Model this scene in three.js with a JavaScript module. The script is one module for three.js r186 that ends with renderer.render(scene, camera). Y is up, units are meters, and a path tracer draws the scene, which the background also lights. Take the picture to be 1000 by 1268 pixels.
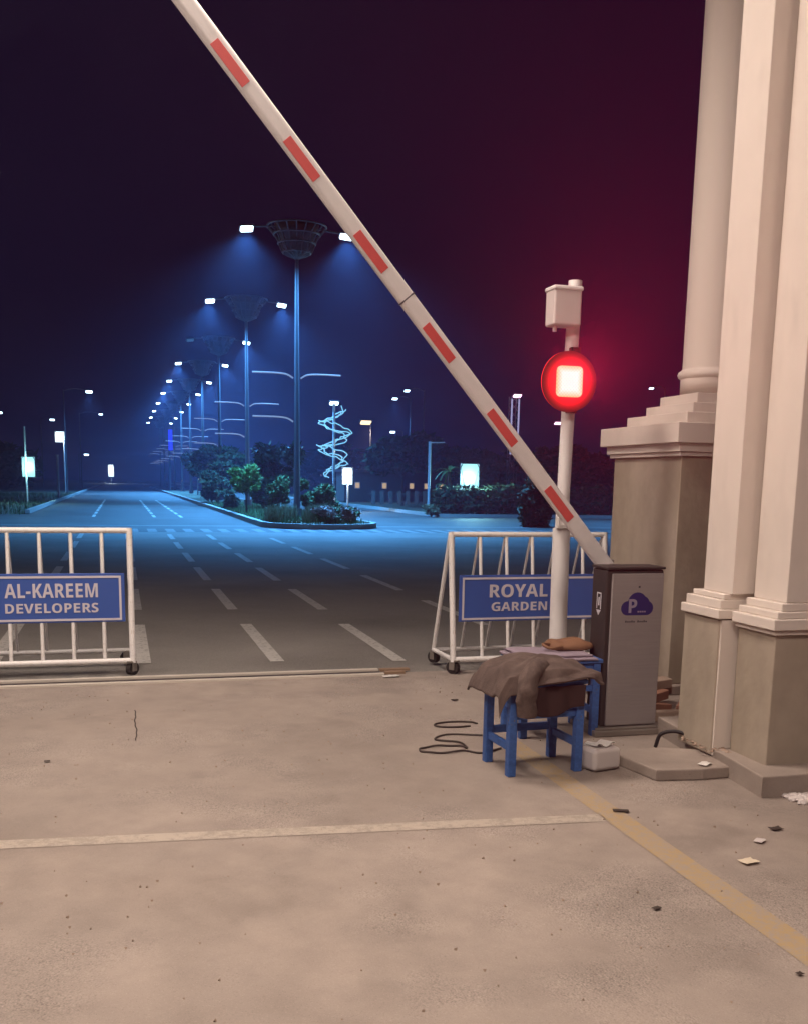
import * as THREE from 'three';
import { mergeGeometries, mergeVertices, toCreasedNormals } from 'three/addons/utils/BufferGeometryUtils.js';
import { RoundedBoxGeometry } from 'three/addons/geometries/RoundedBoxGeometry.js';
import { TextGeometry } from 'three/addons/geometries/TextGeometry.js';
import { FontLoader } from 'three/addons/loaders/FontLoader.js';
import { RectAreaLightUniformsLib } from 'three/addons/lights/RectAreaLightUniformsLib.js';

// ---------------------------------------------------------------- camera, sky, moon, exposure
const scene = new THREE.Scene();
const R = (d) => d * Math.PI / 180;
const camera = new THREE.PerspectiveCamera(2 * Math.atan(814 / 1250) / Math.PI * 180, 1000 / 1628, 0.1, 1200);
camera.position.set(0, 1.5, 0);
camera.rotation.set(R(-9.85), R(-15.6), R(1.0), 'YXZ');
camera.setViewOffset(1000, 1628, 0, 0, 1000, 1268);      // a tall phone frame, cropped at its foot
scene.add(camera);

const renderer = new THREE.WebGLRenderer({ antialias: true });
renderer.toneMapping = THREE.LinearToneMapping;
renderer.toneMappingExposure = 1;
renderer.shadowMap.enabled = true;
RectAreaLightUniformsLib.init();

{ // night sky: near black overhead, a dull violet town glow lower down, even all round
  const w = 64, h = 128, d = new Float32Array(w * h * 4);
  for (let j = 0; j < h; j++) {
    const el = Math.max(0, (j + 0.5) / h * 2 - 1);
    const k = Math.exp(-el * 4.2);
    for (let i = 0; i < w; i++) {
      const o = (j * w + i) * 4;
      d[o] = 0.0015 + 0.0015 * k; d[o + 1] = 0.0004 + 0.003 * k; d[o + 2] = 0.006 + 0.013 * k; d[o + 3] = 1;
    }
  }
  const t = new THREE.DataTexture(d, w, h, THREE.RGBAFormat, THREE.FloatType);
  t.mapping = THREE.EquirectangularReflectionMapping; t.magFilter = THREE.LinearFilter; t.needsUpdate = true;
  scene.background = t; scene.environment = t; scene.environmentIntensity = 1;
}
const moon = new THREE.DirectionalLight(new THREE.Color(1.0, 0.93, 0.86), 0.012);
moon.position.set(-30, 60, 25); moon.castShadow = true; moon.shadow.radius = 20;
moon.shadow.camera.left = moon.shadow.camera.bottom = -60; moon.shadow.camera.right = moon.shadow.camera.top = 60; moon.shadow.camera.far = 200;
scene.add(moon, moon.target);
scene.fog = new THREE.FogExp2(new THREE.Color(0.66, 0.58, 1.0), 0.00122);

// strengths of the lamps (street heads are blue-white arc lamps; the stop light's narrow beam is shaped to redden the haze in place of glare)
const GATE = { color: new THREE.Color(1.0, 0.815, 0.70), level: 119 };
const STREET = { color: new THREE.Color(0.085, 0.41, 1.0), level: 1500 };
const RED = { color: new THREE.Color(1.0, 0.015, 0.05), level: 1750 };

// ---------------------------------------------------------------- helpers
let seed = 7;
function rnd() { seed = (seed + 0x6D2B79F5) | 0; let t = Math.imul(seed ^ (seed >>> 15), 1 | seed); t = (t + Math.imul(t ^ (t >>> 7), 61 | t)) ^ t; return ((t ^ (t >>> 14)) >>> 0) / 4294967296; }
const rr = (a, b) => a + (b - a) * rnd();
const used = {};
function numbered(n) { if (!(n in used)) { used[n] = 0; return n; } return `${n}_${String(++used[n]).padStart(3, '0')}`; }
const V = (x, y, z) => new THREE.Vector3(x, y, z);
function shade(o) { o.castShadow = true; o.receiveShadow = true; return o; }
function mesh(name, geos, mat, parent) {
  const g = Array.isArray(geos) ? mergeGeometries(geos.map((q) => { const c = q.index ? q.toNonIndexed() : q; for (const k of Object.keys(c.attributes)) if (!['position', 'normal', 'uv'].includes(k)) c.deleteAttribute(k); return c; })) : geos;
  const m = shade(new THREE.Mesh(g, mat)); m.name = parent ? name : numbered(name);
  (parent || scene).add(m); return m;
}
function tag(o, label, category, group, kind) {
  o.userData.label = label; if (category) o.userData.category = category;
  if (group) o.userData.group = group; if (kind) o.userData.kind = kind; return o;
}
function thing(name, label, category, p = [0, 0, 0], turn = 0, group) {
  const g = new THREE.Group(); g.name = numbered(name); g.position.set(...p); g.rotation.y = turn; scene.add(g);
  return tag(g, label, category, group);
}
function struct(name, geos, mat, parent, label) { const m = mesh(name, geos, mat, parent); m.userData.kind = 'structure'; if (label) m.userData.label = label; return m; }
function dup(src, name, p, label, turn) { const c = src.clone(); c.name = numbered(name); if (p) c.position.set(...p); if (turn !== undefined) c.rotation.y = turn; c.userData = { ...src.userData }; if (label) c.userData.label = label; scene.add(c); return c; }
// uv in metres by the dominant axis of each face
function uvm(g, off = 0) {
  g = g.index ? g.toNonIndexed() : g; const p = g.attributes.position, uv = new Float32Array(p.count * 2);
  const a = V(), b = V(), c = V();
  for (let i = 0; i < p.count; i += 3) {
    a.fromBufferAttribute(p, i); b.fromBufferAttribute(p, i + 1).sub(a); c.fromBufferAttribute(p, i + 2).sub(a);
    const n = b.cross(c); const ax = Math.abs(n.x), ay = Math.abs(n.y), az = Math.abs(n.z);
    for (let k = 0; k < 3; k++) {
      a.fromBufferAttribute(p, i + k);
      const [u, v] = ay >= ax && ay >= az ? [a.x, a.z] : ax >= az ? [a.z, a.y] : [a.x, a.y];
      uv[(i + k) * 2] = u + off; uv[(i + k) * 2 + 1] = v + off * 0.7;
    }
  }
  g.setAttribute('uv', new THREE.BufferAttribute(uv, 2)); return g;
}
const move = (g, x, y, z) => g.translate(x, y, z);
function box(w, h, d, x = 0, y = 0, z = 0, r = 0) {       // centre x,z ; bottom y
  const g = r ? new RoundedBoxGeometry(w, h, d, 2, r) : new THREE.BoxGeometry(w, h, d);
  return uvm(move(g, x, y + h / 2, z));
}
function bar(a, b, r, n = 8, r2) {                        // round bar between two points
  a = V(...a); b = V(...b); const L = a.distanceTo(b);
  const g = new THREE.CylinderGeometry(r2 ?? r, r, L, n, 1);
  g.applyQuaternion(new THREE.Quaternion().setFromUnitVectors(V(0, 1, 0), b.clone().sub(a).normalize()));
  return move(g, (a.x + b.x) / 2, (a.y + b.y) / 2, (a.z + b.z) / 2);
}
function flat(w, d, x, y, z, ry = 0) { const g = new THREE.PlaneGeometry(w, d); g.rotateX(-Math.PI / 2); if (ry) g.rotateY(ry); return uvm(move(g, x, y, z)); }
function tube(pts, r, n = 40, m = 6, closed = false) { return new THREE.TubeGeometry(new THREE.CatmullRomCurve3(pts.map((p) => V(...p)), closed), n, r, m, closed); }

// ---------------------------------------------------------------- noise textures
function lattice(n, s) { const a = new Float32Array(n * n); let q = s * 7919 + 13; for (let i = 0; i < n * n; i++) { q = (Math.imul(q, 1664525) + 1013904223) | 0; a[i] = ((q >>> 8) & 0xffff) / 65535; } return a; }
function tileNoise(n, s) { const a = lattice(n, s); return (u, v) => { const x = u * n, y = v * n, i = Math.floor(x), j = Math.floor(y); let f = x - i, g = y - j; f = f * f * (3 - 2 * f); g = g * g * (3 - 2 * g); const I = ((i % n) + n) % n, J = ((j % n) + n) % n, I2 = (I + 1) % n, J2 = (J + 1) % n; return (a[J * n + I] * (1 - f) + a[J * n + I2] * f) * (1 - g) + (a[J2 * n + I] * (1 - f) + a[J2 * n + I2] * f) * g; }; }
function fbm(base, oct, s) { const L = []; for (let k = 0; k < oct; k++) L.push(tileNoise(base << k, s + k * 31)); return (u, v) => { let t = 0, w = 0.5, W = 0; for (const f of L) { t += f(u, v) * w; W += w; w *= 0.55; } return t / W; }; }
function dataTex(size, fn, srgb, metres) {
  const d = new Uint8Array(size * size * 4);
  for (let j = 0; j < size; j++) for (let i = 0; i < size; i++) {
    const c = fn(i / size, j / size), o = (j * size + i) * 4;
    for (let k = 0; k < 3; k++) { let x = Math.min(1, Math.max(0, c[k] ?? c[0])); if (srgb) x = x <= 0.0031308 ? x * 12.92 : 1.055 * x ** (1 / 2.4) - 0.055; d[o + k] = x * 255; }
    d[o + 3] = 255;
  }
  const t = new THREE.DataTexture(d, size, size); t.wrapS = t.wrapT = THREE.RepeatWrapping; t.magFilter = THREE.LinearFilter; t.minFilter = THREE.LinearMipmapLinearFilter;
  t.generateMipmaps = true; if (srgb) t.colorSpace = THREE.SRGBColorSpace; t.repeat.set(1 / metres, 1 / metres); t.needsUpdate = true; return t;
}
const grey = (v) => [v, v, v];
const C = (r, g, b) => new THREE.Color().setRGB(r, g, b);
function std(o) { return new THREE.MeshStandardMaterial({ roughness: 0.7, ...o }); }

const n4 = fbm(4, 5, 3), n8 = fbm(8, 5, 9), n32 = fbm(32, 4, 21), n3 = fbm(3, 4, 44), n128 = tileNoise(200, 5), n256 = tileNoise(256, 77);
// worn cast concrete: broad stains, pale scuffs, exposed grit in patches
const hair2 = fbm(9, 4, 404);
const concreteMap = dataTex(2048, (u, v) => {
  const a = n4(u, v), b = n32(u, v), p = n8(u + 0.37, v + 0.11), grit = n256(u * 4, v * 4), fine = n256(u * 8 + 0.3, v * 8);
  let k = 0.875 + 0.32 * (a - 0.5) + 0.24 * (b - 0.5) + 0.1 * (fine - 0.5);
  const worn = Math.min(1, Math.max(0, (p - 0.5) * 5));
  k += worn * (grit > 0.72 ? 0.22 : grit < 0.26 ? -0.26 : 0.02);
  if (fine > 0.93) k += 0.2; if (fine < 0.05) k -= 0.22;
  k += 0.13 * Math.min(1, Math.max(0, (n3(u + 0.5, v + 0.2) - 0.52) * 6)) * (0.4 + b);
  k -= 0.09 * Math.min(1, Math.max(0, (hair2(u + 0.7, v + 0.4) - 0.63) * 9));
  return [0.36 * k, 0.305 * k * (0.985 + 0.03 * p), 0.264 * k * (0.97 + 0.06 * p)];
}, true, 4.3);
const concreteBump = dataTex(1024, (u, v) => grey(0.5 + 0.35 * (n32(u * 2, v * 2) - 0.5) + 0.45 * (n256(u * 4, v * 4) - 0.5) * Math.min(1, Math.max(0.25, (n8(u + 0.37, v + 0.11) - 0.46) * 5))), false, 4.3);
const asphaltMap = dataTex(1024, (u, v) => {
  const a = n4(u, v), b = n8(u, v), g = n256(u * 4, v * 4);
  const k = 1 + 0.5 * (a - 0.5) + 0.3 * (b - 0.5) + 0.45 * (g - 0.5);
  return [0.225 * k, 0.21 * k, 0.19 * k];
}, true, 6.1);
const asphaltBump = dataTex(512, (u, v) => grey(0.5 + 0.5 * (n256(u * 2, v * 2) - 0.5)), false, 1.7);
const renderMap = dataTex(1024, (u, v) => { // sand-cement render, trowelled and damp-stained
  const a = n4(u, v), b = n32(u, v), s = n8(u * 2, v * 0.5 + 0.3);
  const k = 1 + 0.42 * (a - 0.5) + 0.16 * (b - 0.5) - 0.28 * Math.max(0, s - 0.55);
  return [0.405 * k, 0.348 * k, 0.275 * k * (0.94 + 0.12 * a)];
}, true, 2.3);
const wallMap = dataTex(512, (u, v) => { const k = 1 + 0.14 * (n4(u, v) - 0.5) + 0.06 * (n32(u, v) - 0.5) - 0.25 * Math.max(0, n8(u * 3, v) - 0.58); return [0.76 * k, 0.69 * k, 0.625 * k]; }, true, 3.1);
const plasterBump = dataTex(512, (u, v) => grey(0.5 + 0.6 * (n32(u, v) - 0.5)), false, 1.3);
const metalMap = dataTex(512, (u, v) => { const k = 1 + 0.14 * (n4(u, v) - 0.5) + 0.12 * (n256(u * 0.02, v * 2) - 0.5); return [0.375 * k, 0.342 * k, 0.34 * k]; }, true, 1.1);
const paintMap = dataTex(512, (u, v) => { const c = n32(u, v), k = 1 + 0.12 * (n4(u, v) - 0.5); return c > 0.75 ? [0.45, 0.36, 0.28] : [0.85 * k, 0.835 * k, 0.82 * k]; }, true, 0.9);
const whiteMap = dataTex(512, (u, v) => { const k = 1 - 0.16 * Math.max(0, n8(u, v) - 0.45) - 0.06 * (n32(u, v) - 0.5); return [0.82 * k, 0.8 * k, 0.79 * k]; }, true, 1.4);
const woodMap = dataTex(512, (u, v) => { const g = n32(u * 0.4, v * 2), w = n8(u, v); const k = 0.8 + 0.5 * (g - 0.4); return w > 0.74 && g > 0.5 ? [0.12, 0.13, 0.2] : [0.055 * k, 0.16 * k, 0.48 * k]; }, true, 0.7);
const clothMap = dataTex(512, (u, v) => { const k = 0.8 + 0.6 * (n8(u, v) - 0.5) + 0.2 * (n256(u, v) - 0.5); return [0.145 * k, 0.104 * k, 0.09 * k]; }, true, 0.6);
const clothBump = dataTex(512, (u, v) => grey(0.5 + 0.5 * (Math.abs(n8(u + 0.2, v) - 0.5) * 2 - 0.3) + 0.16 * (n256(u * 1.0, v * 0.3) - 0.5)), false, 0.8);
const markMap = dataTex(512, (u, v) => { const w = n32(u, v) + 0.5 * (n256(u, v) - 0.5), k = w > 0.68 ? 0.55 : 1; const q = k * (0.9 + 0.2 * (n8(u, v) - 0.5)); return [0.62 * q, 0.6 * q, 0.56 * q]; }, true, 1.1);
const wornMap = dataTex(512, (u, v) => { const w = n32(u * 2, v * 2) * 0.6 + 0.5 * n8(u, v) + 0.3 * (n256(u * 2, v * 2) - 0.5), k = 1 - 0.26 * Math.min(1, Math.max(0, (w - 0.52) * 6)); return [0.49 * k, 0.425 * k, 0.36 * k]; }, true, 1.3);
const yellowMap = dataTex(512, (u, v) => { const w = n32(u * 2, v * 2) * 0.55 + n8(u, v) * 0.35 + n256(u, v) * 0.3, k = Math.min(1, Math.max(0, (0.78 - w) * 3)); return [0.38 + 0.07 * k, 0.318 + 0.008 * k, 0.26 - 0.085 * k]; }, true, 1.3);
const soilMap = dataTex(512, (u, v) => { const k = 0.7 + 0.7 * n8(u, v); return [0.07 * k, 0.075 * k, 0.045 * k]; }, true, 5);

const M = {
  concrete: std({ map: concreteMap, bumpMap: concreteBump, bumpScale: 0.006, roughness: 0.82 }),
  asphalt: std({ map: asphaltMap, bumpMap: asphaltBump, bumpScale: 0.006, roughness: 0.78 }),
  asphaltDark: std({ map: asphaltMap, color: C(0.34, 0.36, 0.38), bumpMap: asphaltBump, bumpScale: 0.006, roughness: 0.7 }),
  render: std({ map: renderMap, bumpMap: plasterBump, bumpScale: 0.004, roughness: 0.9 }),
  wall: std({ map: wallMap, bumpMap: plasterBump, bumpScale: 0.0015, roughness: 0.75 }),
  cabinet: std({ map: metalMap, roughness: 0.5, metalness: 0.25 }),
  cabinetDark: std({ color: C(0.042, 0.033, 0.033), roughness: 0.5 }),
  frame: std({ map: paintMap, roughness: 0.5 }),
  boom: std({ map: whiteMap, roughness: 0.42 }),
  pole: std({ map: whiteMap, roughness: 0.5 }),
  blueWood: std({ map: woodMap, roughness: 0.6 }),
  cloth: std({ map: clothMap, bumpMap: clothBump, bumpScale: 0.006, roughness: 0.95, side: THREE.DoubleSide }),
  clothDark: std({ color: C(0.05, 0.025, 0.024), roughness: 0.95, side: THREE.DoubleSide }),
  lilac: std({ color: C(0.33, 0.27, 0.33), roughness: 0.9, side: THREE.DoubleSide }),
  brownBag: std({ color: C(0.24, 0.12, 0.065), roughness: 0.7 }),
  red: std({ color: C(0.7, 0.1, 0.095), roughness: 0.45 }),
  black: std({ color: C(0.015, 0.014, 0.015), roughness: 0.6 }),
  rubber: std({ color: C(0.03, 0.027, 0.025), roughness: 0.8 }),
  wire: std({ color: C(0.05, 0.035, 0.03), roughness: 0.6 }),
  sign: std({ color: C(0.048, 0.115, 0.43), roughness: 0.4 }),
  letter: std({ color: C(0.66, 0.64, 0.7), roughness: 0.5 }),
  logo: std({ color: C(0.028, 0.022, 0.16), roughness: 0.5 }),
  logoLetter: std({ color: C(0.36, 0.33, 0.45), roughness: 0.5 }),
  print: std({ color: C(0.07, 0.06, 0.075), roughness: 0.6 }),
  steel: std({ color: C(0.32, 0.29, 0.26), roughness: 0.5, metalness: 0.5 }),
  rail: std({ color: C(0.6, 0.55, 0.48), roughness: 0.6 }),
  rust: std({ color: C(0.3, 0.2, 0.13), roughness: 0.9 }),
  markFar: std({ map: markMap, color: C(0.42, 0.42, 0.42), roughness: 0.7 }),  // same line paint, darkened for the crossing marks
  mark: std({ map: markMap, roughness: 0.7 }),
  worn: std({ map: wornMap, roughness: 0.8 }),
  yellow: std({ map: yellowMap, roughness: 0.8 }),
  kerb: std({ color: C(0.34, 0.33, 0.31), roughness: 0.85 }),
  kerbDull: std({ color: C(0.1, 0.095, 0.09), roughness: 0.9 }),
  soil: std({ map: soilMap, roughness: 1 }),
  post: std({ color: C(0.1, 0.1, 0.115), roughness: 0.45, metalness: 0.3 }),
  whitePost: std({ color: C(0.45, 0.46, 0.48), roughness: 0.5 }),
  leaf: std({ color: C(0.06, 0.12, 0.035), roughness: 0.7, side: THREE.DoubleSide }),
  leafBright: std({ color: C(0.10, 0.2, 0.04), roughness: 0.65, side: THREE.DoubleSide }),
  leafDark: std({ color: C(0.035, 0.06, 0.025), roughness: 0.75, side: THREE.DoubleSide }),
  reed: std({ color: C(0.19, 0.18, 0.1), roughness: 0.8, side: THREE.DoubleSide }),
  flower: std({ color: C(0.34, 0.24, 0.22), roughness: 0.8, side: THREE.DoubleSide }),
  bark: std({ color: C(0.08, 0.06, 0.045), roughness: 0.95 }),
  brick: std({ color: C(0.3, 0.15, 0.1), roughness: 0.95 }),
  brickPale: std({ color: C(0.36, 0.27, 0.21), roughness: 0.95 }),
  paper: std({ color: C(0.75, 0.66, 0.5), roughness: 0.85, side: THREE.DoubleSide }),
  white: std({ color: C(0.8, 0.78, 0.74), roughness: 0.6, side: THREE.DoubleSide }),
  plastic: std({ color: C(0.66, 0.61, 0.59), roughness: 0.4, side: THREE.DoubleSide }),
  darkLitter: std({ color: C(0.05, 0.035, 0.028), roughness: 0.9, side: THREE.DoubleSide }),
};
const glow = (r, g, b, k = 1) => new THREE.MeshStandardMaterial({ color: C(0.02, 0.02, 0.02), emissive: C(r, g, b), emissiveIntensity: k, roughness: 0.6 });
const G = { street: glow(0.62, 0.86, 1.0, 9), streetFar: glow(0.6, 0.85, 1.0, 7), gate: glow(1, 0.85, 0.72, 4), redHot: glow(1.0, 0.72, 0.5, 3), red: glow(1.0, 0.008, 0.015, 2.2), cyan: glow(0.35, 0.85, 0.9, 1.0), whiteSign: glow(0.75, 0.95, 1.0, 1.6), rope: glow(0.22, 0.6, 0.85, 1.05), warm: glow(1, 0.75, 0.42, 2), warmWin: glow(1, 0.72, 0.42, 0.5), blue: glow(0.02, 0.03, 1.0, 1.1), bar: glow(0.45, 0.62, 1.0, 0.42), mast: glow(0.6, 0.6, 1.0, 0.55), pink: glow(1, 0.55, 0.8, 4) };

// red signal disc widened and dimmed rimward to paint in its glare halo; the diode panel is a grid of diodes
{
  const lensHalo = dataTex(128, (u, v) => { const r = Math.hypot(u - 0.5, v - 0.5) * 2; const q = Math.min(1, Math.max(0, (r - 0.42) / 0.58)); return grey(1 - 0.95 * q * q * (3 - 2 * q)); }, false, 1); lensHalo.wrapS = lensHalo.wrapT = THREE.ClampToEdgeWrapping; G.red.emissiveMap = lensHalo;
  const led = dataTex(256, (u, v) => { const e = Math.max(Math.abs(u - 0.5), Math.abs(v - 0.5)) * 2, d = 0.5 + 0.5 * Math.sin(u * Math.PI * 2 * 9) * Math.sin(v * Math.PI * 2 * 9), x = Math.min(1, Math.max(0, (e - 0.55) / 0.4)); return [1, (0.95 - 0.4 * x) * (0.72 + 0.28 * d), (0.9 - 0.62 * x) * (0.7 + 0.3 * d)]; }, false, 1); led.wrapS = led.wrapT = THREE.ClampToEdgeWrapping; G.redHot.emissiveMap = led; G.redHot.emissive = C(1, 1, 1); G.redHot.emissiveIntensity = 1.2;
}

// ---------------------------------------------------------------- ground, roads
struct('ground', flat(900, 560, 0, -0.045, -230), M.soil);
const KERB_L = -3.6, ISL = [4.35, 8.2];
const road = struct('road', [flat(44, 22, 12, -0.02, -18.6)], M.asphalt);
struct('crossing_road', [flat(120, 13.6, 10, -0.02, -36.4), flat(ISL[0] - KERB_L, 380, (ISL[0] + KERB_L) / 2, -0.02, -233.2), flat(5.3, 380, ISL[1] + 2.65, -0.02, -233.2), flat(30, 6.4, 22, -0.021, -46.4)], M.asphaltDark);
struct('gate_apron', (() => { const g = new THREE.BoxGeometry(26, 0.12, 24); return uvm(move(g, -3, -0.06, 4.35)); })(), M.concrete);
{ // lane dashes from the gate to the crossing, then on along the left carriageway
  const dash = flat(0.12, 2.3, 0, 0, 0);
  for (const [x, z0] of [[-1.05, -9.9], [0.14, -9.65], [1.23, -9.55], [2.27, -9.4], [3.78, -11.4]])
    for (let k = 0; k < 6; k++) { const z = z0 - k * 3.55; if (z < -28) continue; const m = struct('lane_dash', dash, M.mark, road); m.position.set(x + rr(-0.012, 0.012), -0.015, z); }
  for (const x of [-1.05, 1.23, 2.27]) for (let k = 0; k < 9; k++) { const m = struct('lane_dash', dash, M.mark, road); m.position.set(x, -0.015, -42 - k * 3.55); }
  const stripe = flat(0.26, 1.9, 0, 0, 0);
  for (let k = 0; k < 62; k++) { const m = struct('crossing_stripe', stripe, M.markFar, road); m.position.set(-8 + k * 0.52, -0.015, -30.6 + rr(-0.03, 0.03)); }
  struct('stop_line', flat(26, 0.35, 5, -0.015, -33.6), M.markFar, road);
}
{ // painted lines on the apron
  const p = (a, b, w) => { const dx = b[0] - a[0], dz = b[1] - a[1], L = Math.hypot(dx, dz); const g = new THREE.PlaneGeometry(L, w, 1, 1); g.rotateX(-Math.PI / 2); g.rotateY(-Math.atan2(dz, dx)); return uvm(move(g, (a[0] + b[0]) / 2, 0.002, (a[1] + b[1]) / 2)); };
  struct('stop_marking', p([-3.5, -4.52], [2.09, -4.02], 0.1), M.worn, undefined, 'worn white painted line across the concrete apron');
  struct('edge_marking', p([2.16, -5.4], [2.06, 3], 0.13), M.yellow, undefined, 'faded yellow painted line along the right of the apron');
}
{ // sliding gate track let into the joint
  const t = thing('gate_track', 'pair of narrow steel gate rails across the joint between asphalt and concrete', 'gate track');
  const L = [-9, 1.95];
  for (const z of [-7.76, -7.56]) mesh('rail', box(L[1] - L[0], 0.03, 0.045, (L[0] + L[1]) / 2, -0.012, z, 0.004), M.rail, t);
  mesh('channel', box(L[1] - L[0], 0.01, 0.15, (L[0] + L[1]) / 2, -0.011, -7.66), M.cabinetDark, t);
  mesh('rail_end', [box(0.24, 0.018, 0.06, 2.08, 0.0005, -7.735), box(0.16, 0.02, 0.05, 2.05, 0.0005, -7.61)], M.rust, t);
}
// kerbed median island
{
  const s = new THREE.Shape(); const [a, b] = ISL, c = (a + b) / 2, r = (b - a) / 2;
  s.moveTo(a, -200); s.lineTo(a, -33.3); s.absarc(c, -33.3, r, Math.PI, 0, true); s.lineTo(b, -200); s.closePath();
  const outline = (inset) => { const q = new THREE.Shape(); q.moveTo(a + inset, 210); q.lineTo(a + inset, 33.3); q.absarc(c, 33.3, r - inset, Math.PI, 2 * Math.PI, false); q.lineTo(b - inset, 210); q.closePath(); return q; };
  const k = outline(0); k.holes.push(outline(0.18));
  const g = new THREE.ExtrudeGeometry(k, { depth: 0.17, bevelEnabled: false, curveSegments: 24 }); g.rotateX(-Math.PI / 2); g.translate(0, -0.02, 0);
  struct('median_kerb', uvm(g), M.kerb);
  const f = new THREE.ExtrudeGeometry(outline(0.181), { depth: 0.12, bevelEnabled: false, curveSegments: 24 }); f.rotateX(-Math.PI / 2); f.translate(0, -0.018, 0);
  struct('median_soil', uvm(f), M.soil);
  struct('left_kerb', [box(0.18, 0.15, 300, KERB_L - 0.09, -0.02, -194)], M.kerb);
  struct('right_kerb', [box(60, 0.15, 0.18, 43.6, -0.02, -43.3), box(0.18, 0.15, 300, 13.6, -0.02, -193.5)], M.kerb);
}

// ---------------------------------------------------------------- gate pillars, canopy and its lamps
function step(list, w, h, d, x, y, z) { list.push(box(w, h, d, x, y, z, 0.006)); }
const CANOPY_Y = 5.6;
{
  const t = thing('gate_pier', 'near cream gate pier with a stepped moulding above a plain rendered base', 'pier', [3.12, 0, -4.3]);
  // local origin: the base corner that faces road and camera; x away from the road, -z away from the camera
  mesh('plinth', (() => { const s = new THREE.Shape(); s.moveTo(-0.13, -0.17); s.lineTo(1.9, -0.17); s.lineTo(1.9, 1.1); s.lineTo(0.02, 1.1); s.closePath(); const g = new THREE.ExtrudeGeometry(s, { depth: 0.1, bevelEnabled: true, bevelSize: 0.008, bevelThickness: 0.008, bevelSegments: 2 }); g.rotateX(Math.PI / 2); g.translate(0, 0.1, 0); g.scale(1, 1, -1); const i = g.toNonIndexed(), p = i.attributes.position.array; for (let k = 0; k < p.length; k += 9) for (let q = 0; q < 3; q++) { const v = p[k + 3 + q]; p[k + 3 + q] = p[k + 6 + q]; p[k + 6 + q] = v; } i.computeVertexNormals(); return uvm(i); })(), M.concrete, t);
  mesh('base', box(1.7, 0.68, 0.32, 0.85, 0.1, -0.16, 0.008), M.render, t);
  const m1 = []; step(m1, 1.74, 0.022, 0.345, 0.85, 0.78, -0.152); step(m1, 1.78, 0.055, 0.365, 0.85, 0.806, -0.145); mesh('moulding', m1, M.wall, t);
  const m2 = []; step(m2, 1.72, 0.035, 0.335, 0.85, 0.861, -0.15); step(m2, 1.65, 0.04, 0.305, 0.85, 0.896, -0.155); mesh('moulding', m2, M.wall, t);
  mesh('shaft', box(1.58, CANOPY_Y - 0.936, 0.275, 0.85, 0.936, -0.158, 0.006), M.wall, t);
}
{
  const t = thing('gate_pilaster', 'cream pilaster between the parking cabinet and the near pier, on a low rendered base', 'pilaster', [3.03, 0, -4.655]);
  mesh('base', box(1.5, 0.74, 0.345, 0.75, 0.07, -0.1825, 0.008), M.render, t);
  mesh('plaster_streak', box(1.2, 0.735, 0.012, 0.61, 0.072, -0.004), M.wall, t);
  const m = []; step(m, 1.54, 0.05, 0.38, 0.75, 0.815, -0.178); step(m, 1.5, 0.05, 0.345, 0.75, 0.865, -0.178); step(m, 1.46, 0.03, 0.305, 0.75, 0.915, -0.163); mesh('moulding', m, M.wall, t);
  mesh('shaft', box(1.4, CANOPY_Y - 0.945, 0.275, 0.75, 0.945, -0.122, 0.006), M.wall, t);
}
{
  const cx = 4.33, cz = -7.0, h = 0.51;
  const t = thing('column_pedestal', 'round cream column on a tall rendered pedestal with stepped cap behind the cabinet', 'column', [cx, 0, cz]);
  mesh('footing', box(1.16, 0.07, 1.16, 0, 0, 0, 0.01), M.concrete, t);
  mesh('pedestal', box(2 * h, 1.645, 2 * h, 0, 0.07, 0, 0.008), M.render, t);
  const f = []; step(f, 2 * h + 0.06, 0.03, 2 * h + 0.06, 0, 1.715, 0); step(f, 2 * h + 0.1, 0.06, 2 * h + 0.1, 0, 1.745, 0); mesh('frieze', f, M.wall, t);
  const c = []; step(c, 1.2, 0.14, 1.2, 0, 1.805, 0); mesh('cap', c, M.wall, t);
  let y = 1.945; for (const [w, hh] of [[0.9, 0.085], [0.69, 0.075], [0.54, 0.075]]) { const q = []; step(q, w, hh, w, 0, y, 0); mesh('step', q, M.wall, t); y += hh; }
  const prof = [[0.0, y], [0.225, y], [0.225, y + 0.12], [0.228, y + 0.125], [0.243, y + 0.135], [0.25, y + 0.155], [0.243, y + 0.175], [0.228, y + 0.186], [0.216, y + 0.2], [0.214, CANOPY_Y], [0, CANOPY_Y]];
  mesh('shaft', new THREE.LatheGeometry(prof.map((p) => new THREE.Vector2(...p)), 48), M.wall, t);
  // carved leaf at the foot of the shaft
  const leaf = []; for (let k = 0; k < 5; k++) { const g = new THREE.SphereGeometry(0.05, 10, 8); g.scale(0.5, 1.3 - 0.15 * k, 0.32); g.rotateZ(-0.5 + 0.24 * k); leaf.push(move(g, 0.02 + 0.03 * k, y + 0.22 + 0.035 * k, 0.212 - 0.01 * k)); }
  mesh('carved_leaf', leaf, M.wall, t);
}
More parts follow.
